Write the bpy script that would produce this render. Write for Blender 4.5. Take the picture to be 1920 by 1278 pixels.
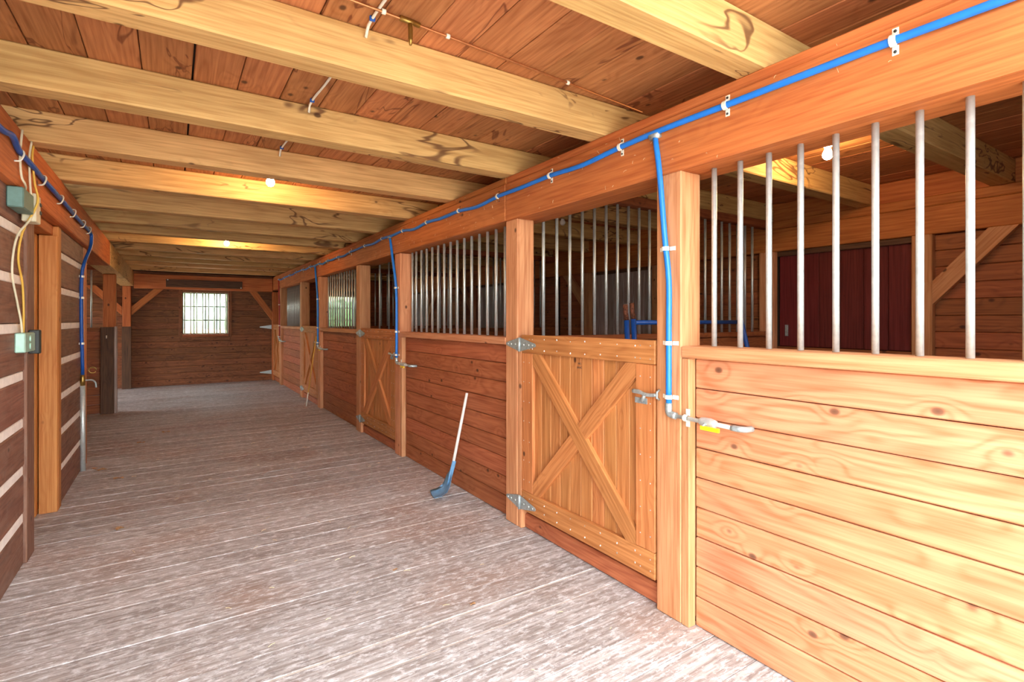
import bpy, math, random
from mathutils import Vector, Matrix
random.seed(7)
R = random.uniform
scene = bpy.context.scene
COL = scene.collection
for o in list(bpy.data.objects):
    bpy.data.objects.remove(o)

# ---------------------------------------------------------------- camera
cam = bpy.data.cameras.new('camera'); camo = bpy.data.objects.new('camera', cam); COL.objects.link(camo)
cam.sensor_width = 36.0; cam.lens = 976.0 / 1920.0 * 36.0
cam.shift_y = -39.0 / 1920.0; cam.clip_start = 0.02; cam.clip_end = 300
camo.location = (0, 0, 1.5); camo.rotation_euler = (math.pi / 2, 0, -math.atan2(637, 976))
scene.camera = camo

# ---------------------------------------------------------------- world, exposure
world = bpy.data.worlds.new('world'); scene.world = world; world.use_nodes = True
wn = world.node_tree.nodes; wl = world.node_tree.links
bg = wn['Background']
bg.inputs['Color'].default_value = (0.88, 0.95, 1.0, 1.0); bg.inputs['Strength'].default_value = 14.5
scene.view_settings.view_transform = 'Standard'; scene.view_settings.look = 'None'
scene.view_settings.gamma = 1.0; scene.view_settings.exposure = 0.0
scene.view_settings.use_curve_mapping = False
scene.cycles.adaptive_threshold = 0.03; scene.cycles.diffuse_bounces = 5; scene.cycles.max_bounces = 8
BULB = 450.0

# ---------------------------------------------------------------- materials
def srgb(r, g, b):
    f = lambda c: (c / 12.92 if c <= 0.04045 else ((c + 0.055) / 1.055) ** 2.4)
    return (f(r / 255.0), f(g / 255.0), f(b / 255.0), 1.0)

class NT:
    def __init__(s, name):
        s.m = bpy.data.materials.new(name); s.m.use_nodes = True
        s.t = s.m.node_tree; s.n = s.t.nodes; s.p = s.n['Principled BSDF']
    def add(s, kind, **kw):
        n = s.n.new(kind)
        for k, v in kw.items():
            setattr(n, k, v)
        return n
    def lk(s, a, b): s.t.links.new(a, b)
    def math(s, op, a, b=None, c=None, clamp=False):
        n = s.add('ShaderNodeMath', operation=op); n.use_clamp = clamp
        for i, x in enumerate((a, b, c)):
            if x is None: continue
            if isinstance(x, (int, float)): n.inputs[i].default_value = x
            else: s.lk(x, n.inputs[i])
        return n.outputs[0]
    def vec(s, op, a, b):
        n = s.add('ShaderNodeVectorMath', operation=op)
        for i, x in enumerate((a, b)):
            if isinstance(x, tuple): n.inputs[i].default_value = x
            else: s.lk(x, n.inputs[i])
        return n.outputs[0]
    def noise(s, v, scale, detail=2.0, rough=0.5, dist=0.0):
        n = s.add('ShaderNodeTexNoise')
        n.inputs['Scale'].default_value = scale; n.inputs['Detail'].default_value = detail
        n.inputs['Roughness'].default_value = rough; n.inputs['Distortion'].default_value = dist
        s.lk(v, n.inputs['Vector']); return n.outputs['Fac']
    def mix(s, f, a, b, mode='MIX'):
        n = s.add('ShaderNodeMix', data_type='RGBA', blend_type=mode)
        for i, x in ((0, f), (6, a), (7, b)):
            if isinstance(x, (int, float)): n.inputs[i].default_value = x
            elif isinstance(x, tuple): n.inputs[i].default_value = x
            else: s.lk(x, n.inputs[i])
        return n.outputs[2]
    def ramp(s, f, lo, hi, a=0.0, b=1.0):
        n = s.add('ShaderNodeMapRange'); n.clamp = True; n.interpolation_type = 'SMOOTHSTEP'
        s.lk(f, n.inputs[0]); n.inputs[1].default_value = lo; n.inputs[2].default_value = hi
        n.inputs[3].default_value = a; n.inputs[4].default_value = b
        return n.outputs[0]

def wood(name, light, dark, knotc=(70, 38, 22), stain=None, stain_amt=0.0, rough=0.62, rings=34.0,
         var=0.28, knots=0.06, kscale=3.4, bump=0.25, fig=0.55, dust=None, dust_amt=0.0):
    t = NT(name)
    tc = t.add('ShaderNodeTexCoord').outputs['Object']
    rnd = t.add('ShaderNodeObjectInfo').outputs['Random']
    off = t.add('ShaderNodeCombineXYZ')
    t.lk(t.math('MULTIPLY', rnd, 37.0), off.inputs[0]); t.lk(t.math('MULTIPLY', rnd, 91.0), off.inputs[1]); t.lk(t.math('MULTIPLY', rnd, 13.0), off.inputs[2])
    p = t.vec('ADD', tc, off.outputs[0])
    # knots
    vo = t.add('ShaderNodeTexVoronoi'); vo.inputs['Scale'].default_value = kscale
    t.lk(t.vec('MULTIPLY', p, (0.8, 1.15, 1.15)), vo.inputs['Vector'])
    kd = vo.outputs['Distance']
    kmask = t.ramp(kd, knots * 0.55, knots * 1.15, 1.0, 0.0)
    kpull = t.ramp(kd, 0.0, knots * 4.5, 1.0, 0.0)
    # grain: fine streaks and growth rings bent round the knots
    fine = t.noise(t.vec('MULTIPLY', p, (2.2, 60.0, 60.0)), 1.0, 2.0, 0.65)
    broad = t.noise(t.vec('MULTIPLY', p, (0.55, 5.0, 5.0)), 1.0, 1.2, 0.45, 0.25)
    ph = t.math('ADD', t.math('MULTIPLY', broad, rings * 2.6), t.math('MULTIPLY', kpull, 9.0))
    ring = t.math('MULTIPLY_ADD', t.math('SINE', ph), 0.5, 0.5)
    ring = t.math('POWER', ring, 2.2)
    g = t.math('ADD', t.math('MULTIPLY', ring, fig * 0.55), t.math('MULTIPLY', t.ramp(fine, 0.3, 0.72), 1.0 - fig * 0.55))
    col = t.mix(g, srgb(*light), srgb(*dark))
    # weathered patches and board to board variation
    patch = t.noise(t.vec('MULTIPLY', p, (1.1, 2.6, 2.6)), 1.7, 2.0, 0.6)
    hsv = t.add('ShaderNodeHueSaturation')
    v = t.math('ADD', t.math('MULTIPLY_ADD', rnd, var, 1.0 - var * 0.5), t.math('MULTIPLY_ADD', patch, 0.5, -0.25))
    t.lk(v, hsv.inputs['Value'])
    t.lk(t.math('MULTIPLY_ADD', rnd, -0.010, 0.504), hsv.inputs['Hue'])
    t.lk(col, hsv.inputs['Color']); col = hsv.outputs[0]
    if stain:
        # spalted, dark wandering lines and blots
        q = t.vec('MULTIPLY', p, (1.0, 3.6, 3.6))
        s1 = t.noise(q, 1.15, 3.0, 0.62, 0.9)
        line = t.math('ABSOLUTE', t.math('SUBTRACT', s1, 0.56))
        line = t.ramp(line, 0.003, 0.022, 1.0, 0.0)
        gate = t.ramp(t.noise(q, 0.8, 1.0), 0.47, 0.56)
        blot = t.ramp(s1, 0.66, 0.72)
        m = t.math('MAXIMUM', t.math('MULTIPLY', line, gate), t.math('MULTIPLY', blot, 0.75))
        col = t.mix(t.math('MULTIPLY', m, stain_amt), col, srgb(*stain))
    kc = t.mix(t.ramp(kd, 0.0, knots * 0.8), tuple(c * 0.45 for c in srgb(*knotc)[:3]) + (1,), srgb(*knotc))
    col = t.mix(t.math('MULTIPLY', kmask, 0.85), col, kc)
    if dust:
        dn = t.noise(t.vec('MULTIPLY', p, (2.0, 6.0, 6.0)), 3.0, 6.0, 0.72)
        col = t.mix(t.math('MULTIPLY', t.ramp(dn, 0.42, 0.68), dust_amt), col, srgb(*dust))
    t.lk(col, t.p.inputs['Base Color']); t.p.inputs['Roughness'].default_value = rough
    t.p.inputs['Specular IOR Level'].default_value = 0.3
    b = t.add('ShaderNodeBump'); b.inputs['Strength'].default_value = bump; b.inputs['Distance'].default_value = 0.006
    t.lk(fine, b.inputs['Height']); t.lk(b.outputs[0], t.p.inputs['Normal'])
    return t.m

def floor_mat(name):
    t = NT(name)
    tc = t.add('ShaderNodeTexCoord').outputs['Object']
    rnd = t.add('ShaderNodeObjectInfo').outputs['Random']
    off = t.add('ShaderNodeCombineXYZ')
    t.lk(t.math('MULTIPLY', rnd, 41.0), off.inputs[0]); t.lk(t.math('MULTIPLY', rnd, 83.0), off.inputs[1])
    p = t.vec('ADD', tc, off.outputs[0])
    pos = t.add('ShaderNodeNewGeometry').outputs['Position']
    fine = t.noise(t.vec('MULTIPLY', p, (3.0, 55.0, 20.0)), 1.0, 3.0, 0.7)
    big = t.noise(pos, 0.9, 2.0, 0.6)
    worn = t.noise(t.vec('MULTIPLY', pos, (3.0, 7.0, 1.0)), 4.6, 4.0, 0.76)
    saw = t.noise(t.vec('MULTIPLY', p, (70.0, 3.0, 1.0)), 1.0, 2.0, 0.5)
    col = t.mix(t.ramp(fine, 0.32, 0.68), srgb(196, 191, 188), srgb(144, 133, 126))
    col = t.mix(t.math('MULTIPLY', t.ramp(big, 0.48, 0.66), 0.6), col, srgb(164, 136, 120))
    col = t.mix(t.math('MULTIPLY', t.ramp(worn, 0.48, 0.64), 0.60), col, srgb(240, 240, 242))
    speck = t.noise(t.vec('MULTIPLY', pos, (11.0, 26.0, 1.0)), 1.6, 5.0, 0.8)
    patchy = t.ramp(t.noise(pos, 2.3, 2.0), 0.38, 0.6)
    col = t.mix(t.math('MULTIPLY', t.math('MULTIPLY', t.ramp(speck, 0.50, 0.62), patchy), 0.7), col, srgb(130, 120, 116))
    col = t.mix(t.math('MULTIPLY', t.ramp(saw, 0.6, 0.75), 0.10), col, srgb(210, 200, 195))
    hsv = t.add('ShaderNodeHueSaturation'); t.lk(t.math('MULTIPLY_ADD', rnd, 0.22, 0.89), hsv.inputs['Value']); t.lk(col, hsv.inputs['Color'])
    t.lk(hsv.outputs[0], t.p.inputs['Base Color']); t.p.inputs['Roughness'].default_value = 0.7
    t.p.inputs['Specular IOR Level'].default_value = 0.25
    b = t.add('ShaderNodeBump'); b.inputs['Strength'].default_value = 0.35; b.inputs['Distance'].default_value = 0.006
    t.lk(fine, b.inputs['Height']); t.lk(b.outputs[0], t.p.inputs['Normal'])
    return t.m

def plain(name, c, rough=0.5, metal=0.0, var=0.12, scale=18.0, spec=0.5):
    t = NT(name)
    tc = t.add('ShaderNodeTexCoord').outputs['Object']
    n = t.noise(tc, scale, 4.0, 0.6)
    base = srgb(*c); lo = tuple(x * (1 - var * 2) for x in base[:3]) + (1,)
    t.lk(t.mix(t.ramp(n, 0.3, 0.7), lo, base), t.p.inputs['Base Color'])
    t.p.inputs['Roughness'].default_value = rough; t.p.inputs['Metallic'].default_value = metal
    t.p.inputs['Specular IOR Level'].default_value = spec
    return t.m

M = {}
M['joist'] = wood('joist_pine', (218, 178, 116), (186, 142, 84), stain=(96, 58, 34), stain_amt=0.85, knots=0.07, kscale=3.6, var=0.2, fig=0.4)
M['ceil'] = wood('ceiling_board', (194, 130, 82), (156, 94, 54), stain=(96, 42, 22), stain_amt=0.7, knots=0.09, kscale=4.4, var=0.34)
M['beam'] = wood('red_timber', (196, 118, 62), (164, 88, 42), knots=0.05, kscale=2.2, var=0.16, fig=0.35)
M['post'] = wood('post_timber', (208, 150, 104), (178, 114, 72), knots=0.08, kscale=4.4, var=0.22, fig=0.35)
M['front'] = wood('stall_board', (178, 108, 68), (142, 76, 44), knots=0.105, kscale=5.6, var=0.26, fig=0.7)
M['pale'] = wood('lit_stall_board', (210, 146, 106), (176, 106, 68), knotc=(112, 72, 52), knots=0.105, kscale=5.6, var=0.14, fig=0.85, rings=30.0)  # same stall boards, lightened: bright daylight on the near panel painted into the colour
M['door'] = wood('door_board', (200, 134, 78), (162, 98, 50), knots=0.07, kscale=4.2, var=0.24, fig=0.5)
M['sill'] = wood('sill_timber', (206, 150, 106), (178, 116, 74), knots=0.06, kscale=3.0, var=0.16, fig=0.4)
M['end'] = wood('end_board', (140, 90, 54), (92, 54, 32), knots=0.13, kscale=6.0, var=0.3, fig=0.6, stain=(70, 40, 24), stain_amt=0.5)
M['rear'] = wood('rear_board', (164, 96, 56), (122, 66, 38), knots=0.12, kscale=5.5, var=0.3, fig=0.6)
M['grey'] = wood('grey_board', (176, 160, 150), (132, 112, 104), knots=0.05, kscale=3.0, var=0.3, fig=0.3)
M['dark'] = wood('dark_timber', (104, 72, 50), (70, 46, 32), knots=0.05, kscale=3.0, var=0.25)
M['leftp'] = wood('brown_plank', (142, 100, 80), (106, 70, 56), knotc=(58, 36, 28), knots=0.08, kscale=4.5, var=0.22, fig=0.6, dust=(150, 128, 112), dust_amt=0.35)
M['jamb'] = wood('orange_jamb', (206, 140, 78), (178, 106, 50), knots=0.1, kscale=5.0, var=0.2, fig=0.4)
M['red'] = wood('red_paint', (112, 42, 38), (88, 28, 26), knotc=(70, 20, 18), knots=0.03, var=0.2, fig=0.15)
M['floor'] = floor_mat('floor_plank')
M['chink'] = plain('chinking', (250, 242, 232), 0.9, 0, 0.08)
M['galv'] = plain('galvanised', (212, 218, 214), 0.40, 0.55, 0.08, 40)
M['zinc'] = plain('zinc_plate', (190, 202, 202), 0.42, 0.6, 0.16, 60)
M['blue'] = plain('blue_pipe', (26, 122, 220), 0.38, 0, 0.06)
M['navy'] = plain('blue_enamel', (24, 84, 170), 0.4, 0, 0.15)
M['redp'] = plain('red_pipe', (172, 44, 40), 0.45)
M['white'] = plain('white_plastic', (236, 232, 214), 0.45, 0, 0.05)
M['cream'] = plain('cream_cable', (222, 212, 180), 0.5, 0, 0.05)
M['yellow'] = plain('yellow_cable', (226, 180, 74), 0.5, 0, 0.05)
M['yell2'] = plain('yellow_handle', (240, 206, 30), 0.4, 0, 0.04)
M['teal'] = plain('teal_box', (110, 142, 132), 0.5, 0.3, 0.1)
M['mint'] = plain('mint_plate', (176, 214, 196), 0.45, 0.3, 0.08)
M['black'] = plain('black_plastic', (44, 46, 42), 0.5)
M['brass'] = plain('brass', (166, 134, 70), 0.35, 0.9)
M['copper'] = plain('copper', (206, 140, 92), 0.4, 0.8)
M['rust'] = plain('rusty_steel', (150, 92, 66), 0.7, 0.4, 0.4, 60)
M['handle'] = plain('pale_handle', (226, 220, 212), 0.5, 0, 0.05)
M['scoop'] = plain('blue_scoop', (112, 164, 206), 0.5, 0, 0.12, 30)
M['leaf'] = plain('dry_leaf', (186, 142, 98), 0.8, 0, 0.2, 60)
M['hay'] = plain('hay', (236, 214, 166), 0.8, 0, 0.1)
M['sub'] = plain('dark_gap', (48, 32, 24), 0.9)
M['dustfill'] = plain('pale_dust', (206, 196, 184), 0.95, 0, 0.1)
M['gravel'] = plain('pale_gravel', (206, 198, 184), 0.95, 0, 0.12, 6)
M['meadow'] = plain('meadow_grass', (128, 140, 92), 0.95, 0, 0.1, 0.3)
M['bush'] = plain('bush_leaves', (78, 104, 58), 0.9, 0, 0.3, 3.0)
M['sash'] = plain('dark_sash', (78, 66, 56), 0.6)
M['socket'] = plain('porcelain', (232, 228, 220), 0.3, 0, 0.03)
M['bulboff'] = plain('frosted_bulb', (236, 234, 228), 0.25, 0, 0.02)

def bulb_mat():
    t = NT('lit_bulb')
    t.p.inputs['Base Color'].default_value = (1, 0.9, 0.75, 1)
    t.p.inputs['Emission Color'].default_value = (1.0, 0.66, 0.32, 1); t.p.inputs['Emission Strength'].default_value = BULB
    return t.m
M['bulb'] = bulb_mat()
def glass_mat():
    t = NT('pane_glass')
    n = t.add('ShaderNodeBsdfTransparent'); n.inputs[0].default_value = (0.93, 0.97, 0.95, 1)
    gl = t.add('ShaderNodeBsdfGlossy'); gl.inputs['Roughness'].default_value = 0.04
    mx = t.add('ShaderNodeMixShader'); mx.inputs[0].default_value = 0.06
    t.lk(n.outputs[0], mx.inputs[1]); t.lk(gl.outputs[0], mx.inputs[2])
    t.lk(mx.outputs[0], t.n['Material Output'].inputs['Surface'])
    return t.m
M['glass'] = glass_mat()

# ---------------------------------------------------------------- building helpers
MW = {}
CACHE = {}
def link(name, mesh, mw, parent=None):
    o = bpy.data.objects.new(name, mesh); COL.objects.link(o)
    if parent is not None:
        o.parent = parent; o.matrix_parent_inverse = MW[parent.name].inverted()
    o.matrix_basis = mw; MW[o.name] = mw.copy()
    return o
def tag(o, label=None, cat=None, group=None, kind=None):
    if label: o['label'] = label
    if cat: o['category'] = cat
    if group: o['group'] = group
    if kind: o['kind'] = kind
    return o
def thing(name, loc, label, cat, group=None):
    o = link(name, None, Matrix.Translation(Vector(loc))); o.empty_display_size = 0.1
    return tag(o, label, cat, group)

def box_mesh(L, W, T, bev, mat):
    key = ('b', round(L, 4), round(W, 4), round(T, 4), round(bev, 4), mat)
    if key in CACHE: return CACHE[key]
    h = (L / 2, W / 2, T / 2); b = min(bev, min(h) * 0.45)
    vs = []; idx = {}
    for sx in (-1, 1):
        for sy in (-1, 1):
            for sz in (-1, 1):
                s = (sx, sy, sz)
                for a in range(3):
                    v = [s[k] * (h[k] - (0 if k == a else b)) for k in range(3)]
                    idx[(s, a)] = len(vs); vs.append(v)
    fs = []
    def addf(ids):
        c = sum((Vector(vs[i]) for i in ids), Vector()) / len(ids)
        n = (Vector(vs[ids[1]]) - Vector(vs[ids[0]])).cross(Vector(vs[ids[2]]) - Vector(vs[ids[0]]))
        fs.append(ids if n.dot(c) > 0 else ids[::-1])
    for a in range(3):
        u, w = [k for k in range(3) if k != a]
        for sg in (-1, 1):
            q = []
            for su, sw in ((-1, -1), (1, -1), (1, 1), (-1, 1)):
                s = [0, 0, 0]; s[a] = sg; s[u] = su; s[w] = sw; q.append(idx[(tuple(s), a)])
            addf(q)
        for su in (-1, 1):                      # chamfers along axis a
            for sw in (-1, 1):
                q = []
                for sg, ax in ((-1, u), (1, u), (1, w), (-1, w)):
                    s = [0, 0, 0]; s[a] = sg; s[u] = su; s[w] = sw; q.append(idx[(tuple(s), ax)])
                addf(q)
    for sx in (-1, 1):
        for sy in (-1, 1):
            for sz in (-1, 1):
                addf([idx[((sx, sy, sz), a)] for a in range(3)])
    me = bpy.data.meshes.new('board'); me.from_pydata(vs, [], fs); me.materials.append(M[mat]); me.update()
    CACHE[key] = me
    return me

def box(name, p0, p1, mat, parent=None, bev=0.004, axis=None):
    d = [abs(p1[i] - p0[i]) for i in range(3)]
    c = Vector([(p1[i] + p0[i]) / 2 for i in range(3)])
    a = axis if axis is not None else d.index(max(d))
    if a == 0: dims = (d[0], d[1], d[2]); r = Matrix.Identity(4)
    elif a == 1: dims = (d[1], d[0], d[2]); r = Matrix.Rotation(math.pi / 2, 4, 'Z')
    else: dims = (d[2], d[1], d[0]); r = Matrix.Rotation(-math.pi / 2, 4, 'Y')
    return link(name, box_mesh(*dims, bev, mat), Matrix.Translation(c) @ r, parent)

def stick(name, a, b, w, t, nrm, mat, parent=None, bev=0.004):
    """board from a to b; w is measured across in the plane facing nrm, t along nrm"""
    a, b, n = Vector(a), Vector(b), Vector(nrm).normalized()
    x = (b - a).normalized(); z = (n - x * n.dot(x)).normalized(); y = z.cross(x)
    r = Matrix((x, y, z)).transposed().to_4x4()
    return link(name, box_mesh((b - a).length, w, t, bev, mat), Matrix.Translation((a + b) / 2) @ r, parent)

def mesh(name, vs, fs, mat, parent=None, smooth=False, origin=None):
    o = Vector(origin) if origin is not None else sum((Vector(v) for v in vs), Vector()) / len(vs)
    me = bpy.data.meshes.new(name); me.from_pydata([Vector(v) - o for v in vs], [], fs); me.materials.append(M[mat])
    if smooth:
        for p in me.polygons: p.use_smooth = True
    me.update()
    return link(name, me, Matrix.Translation(o), parent)

def tube_geo(pts, r, seg=8, cap=True):
    pts = [Vector(p) for p in pts]; vs = []; fs = []; n = len(pts)
    rr = r if isinstance(r, (list, tuple)) else [r] * n
    t0 = (pts[1] - pts[0]).normalized()
    up = Vector((0, 0, 1)) if abs(t0.z) < 0.9 else Vector((1, 0, 0))
    u = t0.cross(up).normalized()
    for i in range(n):
        t = (pts[min(i + 1, n - 1)] - pts[max(i - 1, 0)]).normalized()
        u = (u - t * u.dot(t)).normalized(); w = t.cross(u)
        for k in range(seg):
            a = 2 * math.pi * k / seg
            vs.append(pts[i] + u * (rr[i] * math.cos(a)) + w * (rr[i] * math.sin(a)))
    for i in range(n - 1):
        for k in range(seg):
            k2 = (k + 1) % seg
            fs.append((i * seg + k, i * seg + k2, (i + 1) * seg + k2, (i + 1) * seg + k))
    if cap:
        fs.append(tuple(range(seg))[::-1]); fs.append(tuple((n - 1) * seg + k for k in range(seg)))
    return vs, fs
def tube(name, pts, r, mat, parent=None, seg=8):
    vs, fs = tube_geo(pts, r, seg)
    return mesh(name, vs, fs, mat, parent, smooth=True, origin=pts[0])
def join_geo(geos):
    V, Fc = [], []
    for vs, fs in geos:
        b = len(V); V += list(vs); Fc += [tuple(i + b for i in f) for f in fs]
    return V, Fc
def boxgeo(p0, p1):
    x0, y0, z0 = p0; x1, y1, z1 = p1
    vs = [(x0, y0, z0), (x1, y0, z0), (x1, y1, z0), (x0, y1, z0), (x0, y0, z1), (x1, y0, z1), (x1, y1, z1), (x0, y1, z1)]
    return vs, [(3, 2, 1, 0), (4, 5, 6, 7), (0, 1, 5, 4), (1, 2, 6, 5), (2, 3, 7, 6), (3, 0, 4, 7)]
def clip_poly(P, a, b, c):
    # keep a*h + b*z <= c
    out = []
    for i in range(len(P)):
        p, q = P[i], P[(i + 1) % len(P)]
        dp, dq = a * p[0] + b * p[1] - c, a * q[0] + b * q[1] - c
        if dp <= 0: out.append(p)
        if (dp < 0) != (dq < 0) and abs(dp - dq) > 1e-12:
            t = dp / (dp - dq); out.append((p[0] + (q[0] - p[0]) * t, p[1] + (q[1] - p[1]) * t))
    return out
def brace(name, A, B, w, rect, d0, d1, plane, mat, parent=None, cutter=None):
    """diagonal board along the line A-B (h, z), width w, trimmed square to rect (h0, h1, z0, z1); plane 'y' has h along y and depth along x"""
    A, B = Vector(A), Vector(B); u = (B - A).normalized(); n = Vector((-u.y, u.x)); e = u * 2.0
    P = [tuple(A - e - n * w / 2), tuple(B + e - n * w / 2), tuple(B + e + n * w / 2), tuple(A - e + n * w / 2)]
    for a, b, c in ((1, 0, rect[1]), (-1, 0, -rect[0]), (0, 1, rect[3]), (0, -1, -rect[2])): P = clip_poly(P, a, b, c)
    if cutter: P = clip_poly(P, *cutter)
    c = (A + B) / 2
    # local x along the board so that the grain follows it
    loc = [((p[0] - c.x) * u.x + (p[1] - c.y) * u.y, (p[0] - c.x) * n.x + (p[1] - c.y) * n.y) for p in P]
    t = abs(d1 - d0); k = len(P)
    if plane == 'y':
        X, Y = Vector((0, u.x, u.y)), Vector((0, n.x, n.y)); O = Vector(((d0 + d1) / 2, c.x, c.y))
    else:
        X, Y = Vector((u.x, 0, u.y)), Vector((n.x, 0, n.y)); O = Vector((c.x, (d0 + d1) / 2, c.y))
    Z = X.cross(Y)
    vs = [(a, b, -t / 2) for a, b in loc] + [(a, b, t / 2) for a, b in loc]
    fs = [tuple(range(k))[::-1], tuple(range(k, 2 * k))] + [(i, (i + 1) % k, (i + 1) % k + k, i + k) for i in range(k)]
    me = bpy.data.meshes.new(name); me.from_pydata(vs, [], fs); me.materials.append(M[mat]); me.update()
    return link(name, me, Matrix.Translation(O) @ Matrix((X, Y, Z)).transposed().to_4x4(), parent)
def smooth_path(pts, n=6):
    P = [Vector(p) for p in pts]; P = [P[0] * 2 - P[1]] + P + [P[-1] * 2 - P[-2]]; out = []
    for i in range(1, len(P) - 2):
        for k in range(n):
            t = k / n; a, b, c, d = P[i - 1], P[i], P[i + 1], P[i + 2]
            out.append(0.5 * (2 * b + (c - a) * t + (2 * a - 5 * b + 4 * c - d) * t * t + (3 * b - a - 3 * c + d) * t ** 3))
    out.append(P[-2]); return out

def bar_mesh(length, r, mat):
    key = ('r', round(length, 4), r, mat)
    if key not in CACHE:
        vs, fs = tube_geo([(0, 0, 0), (0, 0, length)], r, 12)
        me = bpy.data.meshes.new('bar'); me.from_pydata(vs, [], fs); me.materials.append(M[mat])
        for p in me.polygons: p.use_smooth = len(p.vertices) == 4
        CACHE[key] = me
    return CACHE[key]
def bar(parent, x, y, z0, z1, r=0.0127, mat='galv'):
    return link('bar', bar_mesh(z1 - z0, r, mat), Matrix.Translation((x, y, z0)), parent)

ORD = ['first', 'second', 'third', 'fourth', 'fifth', 'sixth', 'seventh', 'eighth', 'ninth', 'tenth', 'eleventh', 'twelfth', 'thirteenth', 'fourteenth', 'fifteenth']

# ---------------------------------------------------------------- layout numbers
XR, XL = 2.105, -0.765          # aisle faces of the right posts and the left wall
ZB0, ZB1, ZC = 2.245, 2.577, 2.77
YE, YF = 14.30, -0.12           # end wall, open front
XW = 5.55                       # rear wall of the stalls
XLO = -4.20                     # outer wall of the left bay
ODD = [1.697, 5.487, 9.225, 13.035]
EVEN = [3.154, 6.965, 10.705]
PW = 0.157

# ---------------------------------------------------------------- ground, floor, ceiling
g = mesh('ground', [(-60, -60, -0.16), (60, -60, -0.16), (60, 60, -0.16), (-60, 60, -0.16)], [(0, 1, 2, 3)], 'gravel')
tag(g, 'pale gravel yard outside the barn', kind='structure')
hv = []; hf = []
nx, ny = 24, 14
for j in range(ny):
    for i in range(nx):
        hx = -50 + 110 * i / (nx - 1); hy = 20 + 60 * j / (ny - 1)
        hv.append((hx, hy, -0.17 + 14.0 * (j / (ny - 1)) ** 1.3 + 0.4 * math.sin(hx * 0.21 + j)))
for j in range(ny - 1):
    for i in range(nx - 1):
        a = j * nx + i; hf.append((a, a + 1, a + nx + 1, a + nx))
hl = mesh('hillside', hv, hf, 'meadow', None, True); tag(hl, 'green meadow slope outside the far windows', kind='structure')
for i, (bx, by, br) in enumerate(((-0.6, 27.0, 1.1), (2.4, 28.5, 1.3), (5.2, 30.0, 1.2), (8.4, 31.0, 1.5))):
    bv = []; bfc = []; n1, n2 = 12, 8
    for q in range(n2 + 1):
        for p in range(n1):
            th = math.pi * q / n2; ph = 2 * math.pi * p / n1; rr = br * R(0.82, 1.12)
            bv.append((bx + rr * math.sin(th) * math.cos(ph), by + rr * math.sin(th) * math.sin(ph), 1.5 + rr * 0.75 * math.cos(th)))
    for q in range(n2):
        for p in range(n1):
            a = q * n1 + p; b = q * n1 + (p + 1) % n1; bfc.append((a, b, b + n1, a + n1))
    bu = mesh('meadow_bush', bv, bfc, 'bush'); tag(bu, ['leftmost green bush on the slope outside the far window', 'green bush outside the right half of the far window', 'green bush on the slope outside the far stall window', 'largest green bush on the slope outside, farthest right'][i], 'bush', 'bushes on the slope outside')
fl = box('floor', (XLO - 0.1, YF, -0.14), (XW + 0.15, YE + 0.2, -0.032), 'sub'); tag(fl, 'weathered grey plank floor of the barn aisle', kind='structure')
y = YF; k = 0
while y < YE + 0.02:
    w = 0.205 + R(-0.012, 0.012); y1 = min(y + w, YE + 0.1)
    dz = R(-0.003, 0.0)
    x0 = XLO - 0.02 if y1 > 7.15 else XL - 0.5
    dusty = random.random() < 0.5
    box('plank', (x0, y + 0.0012, -0.030 + dz), (2.19, y1 - (0.0075 if dusty else 0.0012), dz), 'floor', fl, 0.003, axis=0)
    if dusty and y1 < YE: box('dust_seam', (x0, y1 - 0.0075, -0.028), (2.15, y1 + 0.0012, -0.0035), 'dustfill', fl, 0.001, axis=0)
    y += w
ce = box('ceiling', (XLO - 0.1, YF, ZC + 0.03), (XW + 0.2, YE + 0.2, ZC + 0.12), 'sub'); tag(ce, 'orange-brown board ceiling above the joists', kind='structure')
x = -0.559 - 0.215 * 17; 
while x < XW + 0.1:
    y0 = 6.9 if x < -1.0 else YF
    cut = random.choice([4.27, 5.29, 6.32, 7.24]) + (4.2 if x < -1.0 else 0)
    gap = 0.002 + (0.006 if abs(x - 0.086) < 0.05 else 0)
    for a, b in ((y0, cut - 0.002), (cut, YE + 0.1)):
        box('plank', (x + gap, a, ZC + R(0, 0.002)), (x + 0.215 - 0.002, b, ZC + 0.028), 'ceil', ce, 0.004, axis=1)
    x += 0.215

# ---------------------------------------------------------------- joists
JN = [1.262, 2.237, 3.222, 4.2, 5.215, 6.25, 7.172, 7.932, 8.832, 9.748, 10.606, 11.5, 12.43, 13.69]
note = ['with a dark bark-edged underside', 'carrying a copper line along its near side', 'with dark worm stains at its left', 'just before the first lit bulb',
        'glowing orange behind the first lit bulb', 'directly behind the brightest joist', 'greyish', 'just before the far lit bulb', 'glowing orange behind the far lit bulb',
        'in the dim far group', 'in the dim far group', 'in the dim far group', 'in the dim far group', 'last one before the end wall']
for i, yj in enumerate(JN):
    x0 = XLO - 0.05 if yj > 7.0 else -0.93
    j = box('ceiling_joist', (x0, yj, ZB1), (XW + 0.15, yj + 0.146, ZC - 0.001), 'joist', None, 0.008, axis=0)
    tag(j, '%s ceiling joist from the camera, pale timber %s' % (ORD[i], note[i]), 'joist', 'joists across the aisle ceiling')

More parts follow.
